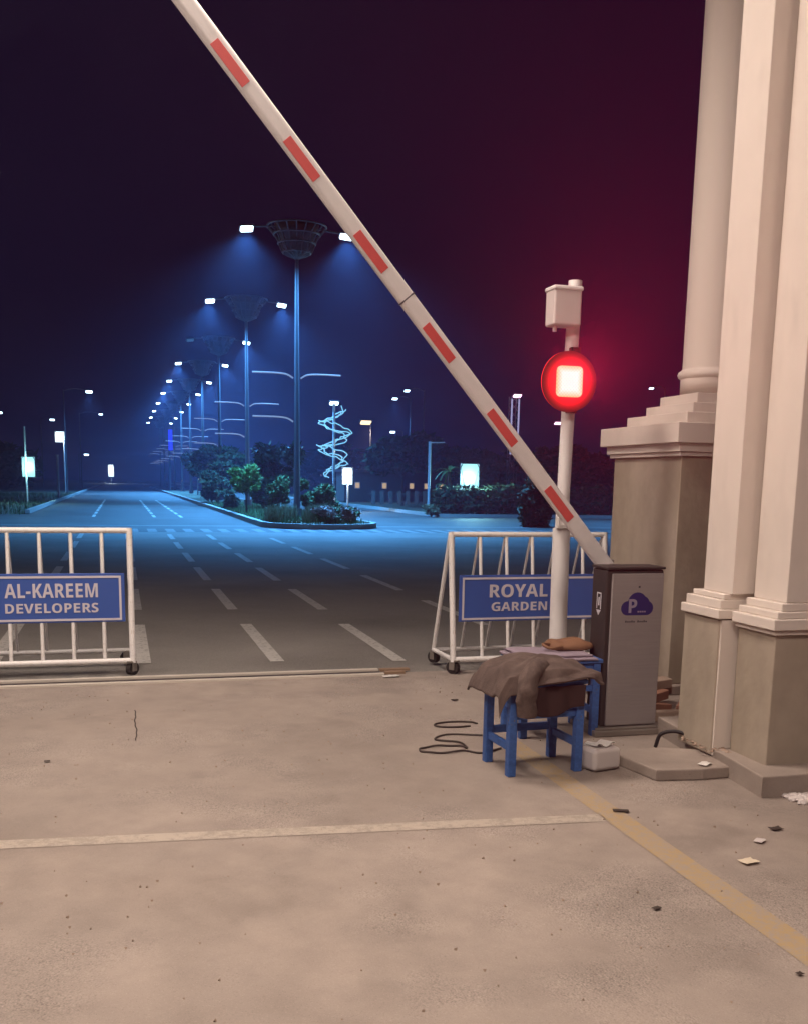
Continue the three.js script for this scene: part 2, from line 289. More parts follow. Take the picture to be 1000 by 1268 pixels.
{
  const t = thing('gate_canopy', 'flat cream roof of the gate carried by the piers, above the frame', 'canopy', [0, 0, 0]);
  mesh('roof_slab', box(13.4, 0.5, 9.2, -1.9, CANOPY_Y, -3.2, 0.02), M.wall, t);
  for (const z of [1.46, -7.86]) mesh('fascia', box(13.6, 0.16, 0.12, -1.9, CANOPY_Y + 0.34, z, 0.01), M.wall, t);
  const names = ['far left', 'far right', 'near left', 'near right'];
  [[-2.6, -5.9], [0.6, -5.9], [-2.6, -0.3], [0.5, -0.3]].forEach(([x, z], i) => {
    const l = thing('ceiling_lamp', `warm square ceiling lamp under the gate roof, ${names[i]} of the four`, 'lamp', [x, CANOPY_Y, z], 0, 'ceiling lamps under the gate roof');
    mesh('housing', box(1.42, 0.05, 1.42, 0, -0.052, 0, 0.01), M.pole, l);
    mesh('lamp_panel', box(1.3, 0.012, 1.3, 0, -0.064, 0), G.gate, l);
    const a = new THREE.RectAreaLight(GATE.color, GATE.level / 4.7 * (i < 2 ? 1.15 : 1.22), 1.3, 1.3); a.position.set(0, -0.08, 0); a.rotation.x = -Math.PI / 2; l.add(a);
  });
}

// ---------------------------------------------------------------- barrier
const font = await new FontLoader().loadAsync('fonts/droid/droid_sans_bold.typeface.json');
function text(str, capH, width, depth = 0.003) {
  const g = new TextGeometry(str, { font, size: 1, depth: 0.02, curveSegments: 5, bevelEnabled: false }); g.computeBoundingBox();
  const b = g.boundingBox; g.translate(-(b.min.x + b.max.x) / 2, -b.min.y, 0); g.scale(width / (b.max.x - b.min.x), capH / (b.max.y - b.min.y), depth / 0.02); return g;
}
{
  const cx = 2.955, cz = -5.44, w = 0.36;
  const t = thing('barrier_gate', 'grey parking barrier cabinet with raised white and red striped boom', 'barrier', [cx, 0, cz]);
  mesh('base_plate', [box(0.5, 0.035, 0.36, 0.0, 0.001, -0.13, 0.006), box(0.46, 0.014, 0.32, 0.0, 0.036, -0.13, 0.004)], M.steel, t);
  mesh('cabinet', box(w + 0.02, 0.955, 0.19, 0, 0.05, -0.114, 0.012), M.cabinetDark, t);
  mesh('door', box(w - 0.02, 0.93, 0.018, 0.012, 0.055, -0.0105, 0.006), M.cabinet, t);
  mesh('lid', box(w + 0.026, 0.016, 0.215, 0, 1.008, -0.112, 0.005), M.cabinetDark, t);
  const s = new THREE.Shape(); s.absellipse(0, 0.022, 0.042, 0.042, 0, Math.PI * 2); const parts = [];
  const blob = (x, y, rx, ry) => { const q = new THREE.Shape(); q.absellipse(x, y, rx, ry, 0, Math.PI * 2); parts.push(q); };
  blob(-0.046, -0.006, 0.031, 0.031); blob(0.046, -0.006, 0.031, 0.031); blob(0, 0.018, 0.045, 0.045); blob(0.024, 0.012, 0.035, 0.035);
  const bs = new THREE.Shape(); bs.moveTo(-0.046, -0.037); bs.lineTo(0.046, -0.037); bs.lineTo(0.046, 0.01); bs.lineTo(-0.046, 0.01); bs.closePath(); parts.push(bs);
  const LG = 1.38;
  const logo = mesh('logo', parts.map((q, i) => { const g = new THREE.ExtrudeGeometry(q, { depth: 0.0012 + i * 0.0002, bevelEnabled: false, curveSegments: 24 }); g.scale(LG, LG, 1); return g; }), M.logo, t); logo.position.set(0.012, 0.785, -0.0015);
  mesh('letter', move(text('P', 0.083, 0.054, 0.0012), -0.03, -0.036, 0.0022), M.logoLetter, logo);
  mesh('print', [0, 1, 2, 3].map((k) => box(0.011, 0.009, 0.001, 0.008 + k * 0.0145, -0.034, 0.0027)), M.logoLetter, logo);
  mesh('print', [0, 1, 2, 3, 4, 6, 7, 8, 9, 10].map((k) => box(0.009, 0.009 + 0.003 * (k % 3 === 0), 0.001, -0.058 + k * 0.0135, 0.69, -0.0012)), M.print, t);
  mesh('keyhole', move(new THREE.CylinderGeometry(0.006, 0.006, 0.004, 16).rotateX(Math.PI / 2), 0.02, 0.905, 0), M.print, t);
  // marker and arrow on the road side of the cabinet
  const ar = new THREE.Shape(); ar.moveTo(-0.03, 0); ar.lineTo(0.03, 0); ar.lineTo(0, -0.032); ar.closePath();
  const ag = new THREE.ExtrudeGeometry(ar, { depth: 0.002, bevelEnabled: false }); ag.rotateY(-Math.PI / 2);
  const x0 = -w / 2 - 0.0105;
  mesh('arrow_mark', [move(ag, x0, 0.758, -0.105), box(0.002, 0.09, 0.008, x0, 0.765, -0.08), box(0.002, 0.09, 0.008, x0, 0.765, -0.13), box(0.002, 0.008, 0.058, x0, 0.856, -0.105), box(0.002, 0.05, 0.012, x0, 0.785, -0.105)], M.letter, t);
  // boom: straight aluminium arm in the plane across the road, behind the cabinet
  const piv = V(2.90 - cx, 1.03, -0.36), dir = V(-0.656, 0.7546, 0).normalize();
  const boom = mesh('boom_arm', (() => {
    const q = new THREE.Shape(), H = 0.047, W = 0.026, r = 0.024; q.moveTo(-H + r, -W); q.lineTo(H - r, -W); q.quadraticCurveTo(H, -W, H, -W + r); q.lineTo(H, W - r); q.quadraticCurveTo(H, W, H - r, W); q.lineTo(-H + r, W); q.quadraticCurveTo(-H, W, -H, W - r); q.lineTo(-H, -W + r); q.quadraticCurveTo(-H, -W, -H + r, -W);
    const g = new THREE.ExtrudeGeometry(q, { depth: 4.52, bevelEnabled: true, bevelSize: 0.004, bevelThickness: 0.004, bevelSegments: 2, curveSegments: 6 });
    return uvm(move(g, 0, 0, -0.06));
  })(), M.boom, t);
  boom.position.copy(piv);
  // local z along the arm, local x square to it in the vertical plane (upper edge), local -y towards the camera
  boom.setRotationFromMatrix(new THREE.Matrix4().makeBasis(V(dir.y, -dir.x, 0), V(0, 0, -1), dir));
  for (const d of [0.48, 1.067, 1.683, 2.304, 2.895, 3.47, 4.06]) mesh('red_strip', box(0.054, 0.003, 0.25, -0.012, -0.0335, d, 0.001), M.red, boom);
  mesh('joint_ring', [box(0.104, 0.062, 0.01, 0, -0.031, 1.986, 0.004)], M.print, boom);
  mesh('arm_holder', [bar([piv.x + 0.06, piv.y - 0.08, -0.42], [piv.x + 0.06, piv.y - 0.08, -0.24], 0.07, 24), box(0.1, 0.16, 0.05, piv.x + 0.05, piv.y - 0.15, -0.41, 0.01)], M.steel, t);
}

// ---------------------------------------------------------------- signal pole
{
  const z = -6.6, x = 2.985;
  const t = thing('signal_pole', 'white pole with glowing red stop light and small pale sensor box near its top', 'signal pole', [x, 0, z]);
  mesh('foot_plate', box(0.26, 0.015, 0.26, 0, 0.001, 0, 0.004), M.steel, t);
  mesh('sleeve', [bar([0, 0, 0], [-0.012, 1.2, 0], 0.062, 24)], M.pole, t);
  mesh('pole', [bar([-0.012, 1.2, 0], [0.012, 2.86, 0], 0.046, 20)], M.pole, t);
  mesh('boom_rest', [box(0.1, 0.03, 0.05, -0.02, 1.2, 0.06, 0.005), box(0.022, 0.08, 0.05, -0.066, 1.2, 0.062, 0.005), box(0.022, 0.065, 0.05, 0.02, 1.2, 0.061, 0.005)], M.white, t);
  const head = mesh('signal_housing', move(new THREE.CylinderGeometry(0.175, 0.13, 0.075, 48).rotateX(Math.PI / 2), -0.062, 2.185, 0.084), M.black, t);
  mesh('red_light_with_halo', (() => { const g = new THREE.CylinderGeometry(0.2, 0.2, 0.012, 64); g.rotateX(Math.PI / 2); return move(g, -0.062, 2.185, 0.127); })(), G.red, head);  // disc wider than the signal, its fading rim standing in for glare
  { const q = new THREE.Shape(), a = 0.088, b = 0.095, r = 0.03; q.moveTo(-a + r, -b); q.lineTo(a - r, -b); q.quadraticCurveTo(a, -b, a, -b + r); q.lineTo(a, b - r); q.quadraticCurveTo(a, b, a - r, b); q.lineTo(-a + r, b); q.quadraticCurveTo(-a, b, -a, b - r); q.lineTo(-a, -b + r); q.quadraticCurveTo(-a, -b, -a + r, -b);
    const g = new THREE.ExtrudeGeometry(q, { depth: 0.012, bevelEnabled: true, bevelSize: 0.006, bevelThickness: 0.004, bevelSegments: 3 }); g.computeBoundingBox(); const p = g.attributes.position, uv = g.attributes.uv; for (let i = 0; i < p.count; i++) uv.setXY(i, p.getX(i) / 0.2 + 0.5, p.getY(i) / 0.21 + 0.5);
    mesh('led_panel', move(g, -0.062, 2.185, 0.131), G.redHot, head); }
  mesh('clamp', box(0.07, 0.05, 0.12, 0, 1.985, 0.01, 0.006), M.black, t); mesh('clamp', box(0.07, 0.045, 0.12, 0.008, 2.375, 0.01, 0.006), M.black, t);
  const sb = mesh('sensor_box', box(0.2, 0.235, 0.15, -0.1, 2.545, 0.075, 0.015), M.plastic, t);
  mesh('cover_lip', box(0.214, 0.03, 0.166, -0.1, 2.768, 0.075, 0.012), M.pole, sb);
  mesh('cable_gland', bar([-0.16, 2.51, 0.08], [-0.16, 2.548, 0.08], 0.014, 12), M.plastic, sb);
  const s = new THREE.SpotLight(RED.color, RED.level, 0, R(17.5), 0.3, 2); s.position.set(-0.062, 2.185, 0.2); s.target.position.set(-0.062 - Math.sin(R(17.5)) * 4, 2.185 + 0.07, 0.2 + Math.cos(R(17.5)) * 4); s.castShadow = true; s.shadow.radius = 4; t.add(s, s.target);
}

// ---------------------------------------------------------------- barricades
function barricade(name, label, p, turn, lines, group) {
  const t = thing(name, label, 'barricade', p, turn, group);
  const W = 1.34, y0 = 0.115, y1 = 1.1, r = 0.019;
  // front frame stands at z 0 (foot) leaning back to z -0.12 (top); rear frame to z -0.5
  const F = (x, y) => [x, y, -0.12 * (y - y0) / (y1 - y0)], B = (x, y) => [x, y, -0.5 + 0.36 * (y - y0) / (y1 - y0)];
  for (const s of [-1, 1]) { mesh('post', bar(F(s * W / 2, y0 - 0.018), F(s * W / 2, y1 + 0.018), 0.024, 10), M.frame, t); mesh('rear_leg', bar(B(s * W / 2, y0), B(s * W / 2, y1 - 0.01), r, 8), M.frame, t); mesh('foot_rail', bar([s * W / 2, y0, 0], [s * W / 2, y0, -0.5], r, 8), M.frame, t); }
  mesh('rail', bar(F(-W / 2, y1), F(W / 2, y1), 0.022, 10), M.frame, t);
  mesh('rail', bar(F(-W / 2, y0), F(W / 2, y0), 0.022, 10), M.frame, t);
  mesh('rear_rail', bar(B(-W / 2, y0), B(W / 2, y0), r, 8), M.frame, t);
  for (let k = 1; k <= 5; k++) { const x = -W / 2 + k * W / 6 + 0.02; mesh('bar', bar(F(x, y0), F(x, y1), 0.0145, 8), M.frame, t); mesh('rear_bar', bar(B(x, y0), B(x, y1 - 0.02), 0.011, 7), M.frame, t); }
  const pan = mesh('sign_panel', box(1.25, 0.37, 0.012, 0, 0.415, 0.0, 0.003), M.sign, t); pan.position.z = -0.028; pan.rotation.x = -0.0;
  mesh('border', [box(1.2, 0.016, 0.003, 0, 0.75, 0.0078), box(1.2, 0.016, 0.003, 0, 0.428, 0.0078), box(0.016, 0.306, 0.003, -0.592, 0.444, 0.0078), box(0.016, 0.306, 0.003, 0.592, 0.444, 0.0078)], M.letter, pan);
  for (const [str, ch, w, x, y] of lines) mesh('lettering', move(text(str, ch, w), x, y, 0.0065), M.letter, pan);
  for (const [x, z, a] of [[-W / 2 + 0.02, 0, 0.6], [W / 2 - 0.02, 0, -0.7], [-W / 2 + 0.02, -0.5, 0.4], [W / 2 - 0.02, -0.5, 1.0]]) {
    const c = mesh('caster', [box(0.05, 0.012, 0.05, 0, 0.092, 0, 0.003), box(0.006, 0.07, 0.04, -0.024, 0.03, -0.012, 0.002), box(0.006, 0.07, 0.04, 0.024, 0.03, -0.012, 0.002)], M.steel, t);
    c.position.set(x, 0, z); c.rotation.y = a; c.scale.set(1.25, 1.1, 1.25);
    const w = new THREE.CylinderGeometry(0.045, 0.045, 0.032, 20); w.rotateZ(Math.PI / 2);
    mesh('wheel', move(w, 0, 0.046, -0.018), M.rubber, c);
  }
  return t;
}
barricade('barricade', 'white steel barricade with blue AL-KAREEM DEVELOPERS sign, at the left edge', [-0.62, 0, -7.9], 0.0, [['AL-KAREEM', 0.105, 0.66, 0.1, 0.605], ['DEVELOPERS', 0.072, 0.66, 0.1, 0.49]], null);
barricade('barricade', 'white steel barricade with blue ROYAL GARDEN sign, behind the cabinet and pole', [3.17, -0.0, -7.52], 0.02, [['ROYAL', 0.105, 0.5, -0.12, 0.605], ['GARDEN', 0.072, 0.48, -0.11, 0.495]], null);

// ---------------------------------------------------------------- stools and what lies on them
function stool(label, p, turn, w, d, h) {
  const t = thing('wooden_stool', label, 'stool', p, turn);
  const L = 0.045;
  for (const [sx, sz] of [[-1, 1], [1, 1], [-1, -1], [1, -1]]) { const g = uvm(new RoundedBoxGeometry(L, h - 0.03, L, 2, 0.005)); const m = mesh('leg', g, M.blueWood, t); m.position.set(sx * (w / 2 - L / 2), (h - 0.03) / 2, sz * (d / 2 - L / 2)); }
  for (const s of [-1, 1]) {
    mesh('stretcher', box(0.022, 0.042, d - 2 * L, s * (w / 2 - L / 2), 0.13, 0, 0.004), M.blueWood, t);
    mesh('apron', box(0.02, 0.07, d - 2 * L, s * (w / 2 - L / 2), h - 0.11, 0, 0.003), M.blueWood, t);
    mesh('apron', box(w - 2 * L, 0.07, 0.02, 0, h - 0.11, s * (d / 2 - L / 2), 0.003), M.blueWood, t);
  }
  mesh('stretcher', box(w - 2 * L, 0.042, 0.022, 0, 0.16, -(d / 2 - L / 2), 0.004), M.blueWood, t);
  mesh('stretcher', box(w - 2 * L, 0.035, 0.02, 0, h - 0.2, (d / 2 - L / 2), 0.004), M.blueWood, t);
  const k = 4; for (let i = 0; i < k; i++) mesh('seat_board', box(w + 0.02, 0.024, (d + 0.02) / k - 0.006, 0, h - 0.026, -(d + 0.02) / 2 + (i + 0.5) * (d + 0.02) / k, 0.004), M.blueWood, t);
  return t;
}
stool('blue painted wooden stool standing before the cabinet under a brown jacket', [2.09, 0, -4.9], 0.06, 0.43, 0.34, 0.5);
stool('blue wooden stool standing behind the jacket-covered one, a lilac cloth on its seat', [2.5, 0, -5.62], -0.03, 0.5, 0.36, 0.475);
// closed sheet from a height function on a grid, with a given thickness
function sheet(nu, nv, f, th) {
  const pos = [], idx = [], uv = [];
  for (let j = 0; j <= nv; j++) for (let i = 0; i <= nu; i++) { const p = f(i / nu, j / nv); pos.push(...p); uv.push(i / nu, j / nv); }
  for (let j = 0; j < nv; j++) for (let i = 0; i < nu; i++) { const a = j * (nu + 1) + i, b = a + 1, c = a + nu + 1, d = c + 1; idx.push(a, c, b, b, c, d); }
  const g = new THREE.BufferGeometry(); g.setAttribute('position', new THREE.Float32BufferAttribute(pos, 3)); g.setIndex(idx); g.computeVertexNormals();
  const nrm = g.attributes.normal, N = (nu + 1) * (nv + 1), P2 = pos.slice();
  for (let k = 0; k < N; k++) P2.push(pos[k * 3] - nrm.getX(k) * th, pos[k * 3 + 1] - nrm.getY(k) * th, pos[k * 3 + 2] - nrm.getZ(k) * th);
  const I2 = idx.slice(); for (let k = 0; k < idx.length; k += 3) I2.push(idx[k] + N, idx[k + 2] + N, idx[k + 1] + N);
  const rim = []; for (let i = 0; i < nu; i++) { rim.push([i, i + 1]); rim.push([nv * (nu + 1) + i + 1, nv * (nu + 1) + i]); } for (let j = 0; j < nv; j++) { rim.push([(j + 1) * (nu + 1), j * (nu + 1)]); rim.push([j * (nu + 1) + nu, (j + 1) * (nu + 1) + nu]); }
  for (const [a, b] of rim) I2.push(a, b, a + N, b, b + N, a + N);
  const h = new THREE.BufferGeometry(); h.setAttribute('position', new THREE.Float32BufferAttribute(P2, 3)); h.setAttribute('uv', new THREE.Float32BufferAttribute([...uv, ...uv], 2)); h.setIndex(I2); h.computeVertexNormals(); return h;
}
{
  const t = thing('jacket', 'crumpled brown jacket thrown over the front blue stool, one sleeve hanging', 'jacket', [2.09, 0.505, -4.9], 0.06);
  const fold = fbm(3, 3, 91), fold2 = fbm(2, 2, 57);
  const hx = 0.235, hz = 0.185;
  const drape = (u, v) => {
    let x = (u - 0.5) * 0.655, z = (v - 0.5) * 0.58, y = 0.03;
    const q = Math.max(0, 1 - Math.hypot((x + 0.01) / 0.3, (z + 0.02) / 0.26));
    y += 0.095 * q ** 0.8 + 0.06 * (fold(u * 0.8, v * 0.8) - 0.42) + 0.03 * (fold2(u * 1.1 + 0.3, v * 1.1) - 0.5) + 0.009 * Math.sin(x * 23 + z * 17 + 2.2 * Math.sin(z * 15 + x * 6));
    y = Math.max(y, 0.018);
    const ox = Math.abs(x) - hx, oz = Math.abs(z) - hz;
    if (ox > 0) { const k = ox / (0.3275 - hx); y -= x < 0 ? ox * (0.55 + 0.6 * k) : ox * 0.35; x = Math.sign(x) * (hx + ox * (x < 0 ? 0.62 : 0.62)); if (x > 0) { z *= 1 - 0.5 * k; y += 0.012 * k; } }
    if (oz > 0) { const k = oz / (0.29 - hz), left = Math.min(1, Math.max(0, (0.02 - x) / 0.2)); y -= oz * (z > 0 ? 0.35 + 0.55 * left : 0.5); z = Math.sign(z) * (hz + oz * (z > 0 ? 0.45 - 0.15 * left : 0.3)) + 0.012 * k * Math.sin(x * 33 + 1); }
    return [x, y, z];
  };
  mesh('body', sheet(96, 80, drape, 0.011), M.cloth, t);
  mesh('sleeve', (() => { const c = tube([[-0.02, 0.06, 0.1], [-0.1, 0.045, 0.17], [-0.15, 0.005, 0.225], [-0.16, -0.07, 0.24], [-0.152, -0.165, 0.232]], 0.052, 60, 28), p = c.attributes.position, n = c.attributes.normal, nn = fbm(4, 3, 203); for (let i = 0; i < p.count; i++) { const k = 0.022 * (nn(p.getY(i) * 5 + 0.2, p.getX(i) * 4 + p.getZ(i) * 3) - 0.5); p.setXYZ(i, p.getX(i) + n.getX(i) * k, p.getY(i), p.getZ(i) + n.getZ(i) * k); } c.computeVertexNormals(); return c; })(), M.cloth, t);
  mesh('dark_front_sheet', sheet(40, 14, (u, v) => [-0.1 + u * 0.3, -0.03 - v * (0.14 + 0.025 * Math.sin(u * 5)), 0.196 + 0.008 * Math.sin(u * 15) - 0.012 * v], 0.005), M.clothDark, t);  // dark maroon sheet hanging below the jacket front
}
{
  const t = thing('folded_cloth', 'folded lilac grey cloth lying on the rear blue stool', 'cloth', [2.47, 0.478, -5.6], -0.03);
  const fold = fbm(4, 3, 17);
  for (const k of [0, 1]) mesh('fold', sheet(40, 24, (u, v) => { const x = (u - 0.5) * (0.5 - 0.05 * k), z = (v - 0.5) * (0.36 - 0.04 * k); const e = Math.min(u, 1 - u, v, 1 - v); return [x, 0.012 + k * 0.02 + 0.018 * (fold(u, v + k * 0.3) - 0.5) - (e < 0.06 ? (0.06 - e) * 0.15 : 0), z]; }, 0.012), M.lilac, t);
}
{
  const t = thing('leather_bag', 'flat brown bag lying on the lilac cloth at the foot of the pole', 'bag', [2.62, 0.512, -5.64], -0.05);
  mesh('body', (() => { const g = new THREE.SphereGeometry(1, 28, 18); const p = g.attributes.position; for (let i = 0; i < p.count; i++) { const x = p.getX(i), y = p.getY(i), z = p.getZ(i); p.setXYZ(i, Math.sign(x) * Math.abs(x) ** 0.7 * 0.15, Math.max(-0.3, y) * (0.045 + 0.008 * Math.sin(x * 7)) + 0.014, Math.sign(z) * Math.abs(z) ** 0.8 * 0.11); } g.computeVertexNormals(); return g; })(), M.brownBag, t);
  mesh('strap', tube([[-0.13, 0.03, 0.03], [-0.2, 0.04, 0.09], [-0.17, 0.022, 0.13], [-0.08, 0.03, 0.11]], 0.009, 30, 8), M.brownBag, t);
}

// ---------------------------------------------------------------- small things on the apron
{
  const t = thing('concrete_slab', 'loose flat concrete slab lying before the cabinet and plinth', 'slab', [2.83, 0, -4.69], -0.05);
  const s = new THREE.Shape(); s.moveTo(-0.29, 0.19); s.lineTo(-0.2, -0.2); s.lineTo(0.05, -0.22); s.lineTo(0.25, -0.2); s.lineTo(0.26, 0.12); s.lineTo(0.02, 0.21); s.closePath();
  const g = new THREE.ExtrudeGeometry(s, { depth: 0.045, bevelEnabled: true, bevelSize: 0.008, bevelThickness: 0.008, bevelSegments: 2 }); g.rotateX(-Math.PI / 2); g.translate(0, 0.008, 0);
  mesh('slab', uvm(g), M.concrete, t);
}
{ // plastic wrapped block beside the stool
  const t = thing('wrapped_block', 'pale plastic-wrapped block on the ground between front stool and slab', 'block', [2.43, 0, -4.78], 0.25);
  const g = new RoundedBoxGeometry(0.19, 0.125, 0.15, 6, 0.025); const p = g.attributes.position; const nn = fbm(4, 3, 5);
  for (let i = 0; i < p.count; i++) { const k = 0.02 * (nn(p.getX(i) * 3 + p.getZ(i) * 2 + 0.5, p.getY(i) * 4 + 0.3) - 0.5); p.setXYZ(i, p.getX(i) * (1 + k * 4), p.getY(i) + k, p.getZ(i) * (1 + k * 4)); } g.computeVertexNormals();
  mesh('block', uvm(move(g, 0, 0.066, 0)), M.plastic, t);
  mesh('flap', sheet(12, 8, (u, v) => [(u - 0.5) * 0.13, 0.132 + 0.012 * Math.sin(u * 9) + 0.01 * v, (v - 0.5) * 0.1], 0.003), M.white, t);
}
{
  const loops = [[1.72, -5.3, 0.14, 0.075], [1.95, -5.62, 0.13, 0.07]];
  const pts = []; const [x, z, a, b] = loops[0];
  pts.push([2.05, 0.008, -5.25], [1.9, 0.008, -5.18]); for (let k = 0; k <= 10; k++) { const q = 0.7 + k / 10 * 5.6; pts.push([x + a * Math.cos(q), 0.007 + 0.004 * (k % 2), z + b * Math.sin(q)]); }
  pts.push([1.86, 0.01, -5.42], [1.74, 0.008, -5.52], [1.84, 0.008, -5.62], [2.05, 0.008, -5.56]);
  tag(mesh('cable', tube(pts, 0.006, 160, 6), M.wire), 'dark cable looped loosely on the concrete left of the front stool', 'cable');
  const p2 = []; for (let k = 0; k <= 9; k++) { const q = k / 9 * 5.4 + 1; p2.push([1.98 + 0.14 * Math.cos(q), 0.007, -5.86 + 0.07 * Math.sin(q)]); }
  tag(mesh('cable', tube(p2, 0.006, 70, 6), M.wire), 'short dark cable loop farther back, left of the rear stool', 'cable');
  tag(mesh('conduit', tube([[2.98, 0.02, -5.05], [3.0, 0.1, -5.03], [3.07, 0.125, -4.98], [3.13, 0.09, -4.86], [3.1, 0.02, -4.76]].map(([a, b, c]) => [a - 0.06, b, c]), 0.011, 40, 8), M.black), 'black conduit arching from the cabinet foot to the pilaster', 'conduit');
}
{ // litter
  const paper = (w, d, mat, x, z, turn, label, name = 'paper_scrap', y = 0.004) => { const nn = fbm(3, 2, Math.floor(x * 100)); const g = sheet(8, 6, (u, v) => [(u - 0.5) * w * (1 + 0.2 * (nn(u, v) - 0.5)), 0.004 + 0.022 * nn(u, v) * Math.min(w, d) * 6, (v - 0.5) * d * (1 + 0.3 * (nn(v, u) - 0.5))], 0.0015); const m = mesh(name, g, mat); m.position.set(x, y, z); m.rotation.y = turn; return tag(m, label, name.split('_').pop()); };
  paper(0.07, 0.05, M.paper, 2.407, -3.374, 0.2, 'cream paper scrap lying on the concrete at lower right');
  paper(0.055, 0.04, M.plastic, 2.6, -3.58, 0.6, 'small grey scrap beyond the cream paper at right');
  paper(0.075, 0.05, M.white, 2.91, -4.52, 0.5, 'white crumpled paper on the loose slab', 'paper_scrap', 0.065);
  paper(0.13, 0.06, M.white, 1.98, -7.46, 0.1, 'white scrap lying beside the end of the gate track');
  paper(0.075, 0.035, M.darkLitter, 2.2, -4.08, -0.4, 'dark dead leaf on the yellow line near the stop line end', 'dead_leaf');
  paper(0.055, 0.035, M.darkLitter, 2.765, -3.7, 0.1, 'dark dead leaf on the concrete before the near plinth', 'dead_leaf');
  paper(0.03, 0.02, M.darkLitter, 1.81, -3.05, 0.3, 'tiny dark leaf in the open concrete left of the yellow line', 'dead_leaf');
  paper(0.02, 0.016, M.darkLitter, 2.0, -2.5, 0.3, 'tiny dark crumb in the lowest foreground concrete', 'leaf_crumb');
  paper(0.05, 0.03, M.darkLitter, 2.2, -6.55, 0.1, 'dark leaf between the front stool and right barricade', 'dead_leaf');
  paper(0.03, 0.02, M.darkLitter, -0.42, -5.5, 0.1, 'tiny dark leaf on the concrete below the left barricade', 'dead_leaf');
  tag(mesh('crack', sheet(30, 1, (u, v) => [0.045 + 0.004 * Math.sin(u * 11) + 0.002 * Math.sin(u * 31) + (v - 0.5) * 0.007, 0.003, -6.66 + u * 0.8], 0.001), M.darkLitter), 'thin dark crack in the concrete below the left barricade caster', 'crack');
  const brickG = uvm(new RoundedBoxGeometry(0.21, 0.065, 0.1, 2, 0.008));
  const spots = [[3.42, 0.033, -5.95, 0.2, 0], [3.5, 0.033, -6.15, 1.1, 1], [3.45, 0.098, -6.02, 0.5, 0], [3.36, 0.033, -5.72, -0.3, 1], [3.56, 0.1, -6.2, 0.1, 0], [3.62, 0.033, -5.9, 0.9, 0], [3.34, 0.033, -5.5, 0.7, 1], [3.5, 0.165, -6.1, 0.2, 1]];
  spots.forEach(([x, y, z, a, p], i) => { const b = mesh('loose_brick', brickG, p ? M.brickPale : M.brick); b.position.set(x, y, z); b.rotation.set(rr(-0.1, 0.1), a, rr(-0.12, 0.12)); tag(b, 'weathered brick in the rubble between the cabinet and the pilaster', 'brick', 'loose bricks behind the cabinet'); });
  // crumbled mortar beside the near plinth and the pilaster foot
  const crumbs = (n, x0, x1, z0, z1, y, s) => { const L = []; for (let k = 0; k < n; k++) { const g = new THREE.IcosahedronGeometry(rr(0.3, 1) * s, 0); g.scale(rr(0.7, 1.4), rr(0.4, 0.8), rr(0.7, 1.4)); g.rotateY(rr(0, 6)); L.push(move(g, rr(x0, x1), y + s * 0.2, rr(z0, z1))); } return L; };
  tag(mesh('rubble', crumbs(150, 3.1, 3.6, -4.12, -3.99, 0, 0.034), M.plastic), 'heap of pale broken mortar in front of the near plinth', 'rubble', null, 'stuff');
  tag(mesh('rubble', [...crumbs(26, 2.99, 3.04, -4.95, -4.62, 0.1, 0.013), ...crumbs(14, 3.04, 3.11, -4.66, -4.56, 0.1, 0.022)], M.brickPale), 'pale mortar crumbs along the foot of the pilaster', 'rubble', null, 'stuff');
  tag(mesh('rubble', crumbs(90, 3.25, 3.6, -6.3, -5.4, 0, 0.03), M.brickPale), 'broken masonry crumbs around the loose bricks behind the cabinet', 'rubble', null, 'stuff');
  const grit = []; for (let k = 0; k < 420; k++) { const g = new THREE.TetrahedronGeometry(rr(0.003, 0.009), 0); grit.push(move(g.rotateY(rr(0, 6)), rr(-2, 3), 0.002, rr(-7.4, -2.2))); }
  tag(mesh('grit', grit, M.brickPale), 'loose grit scattered over the concrete apron', 'grit', null, 'stuff');
}

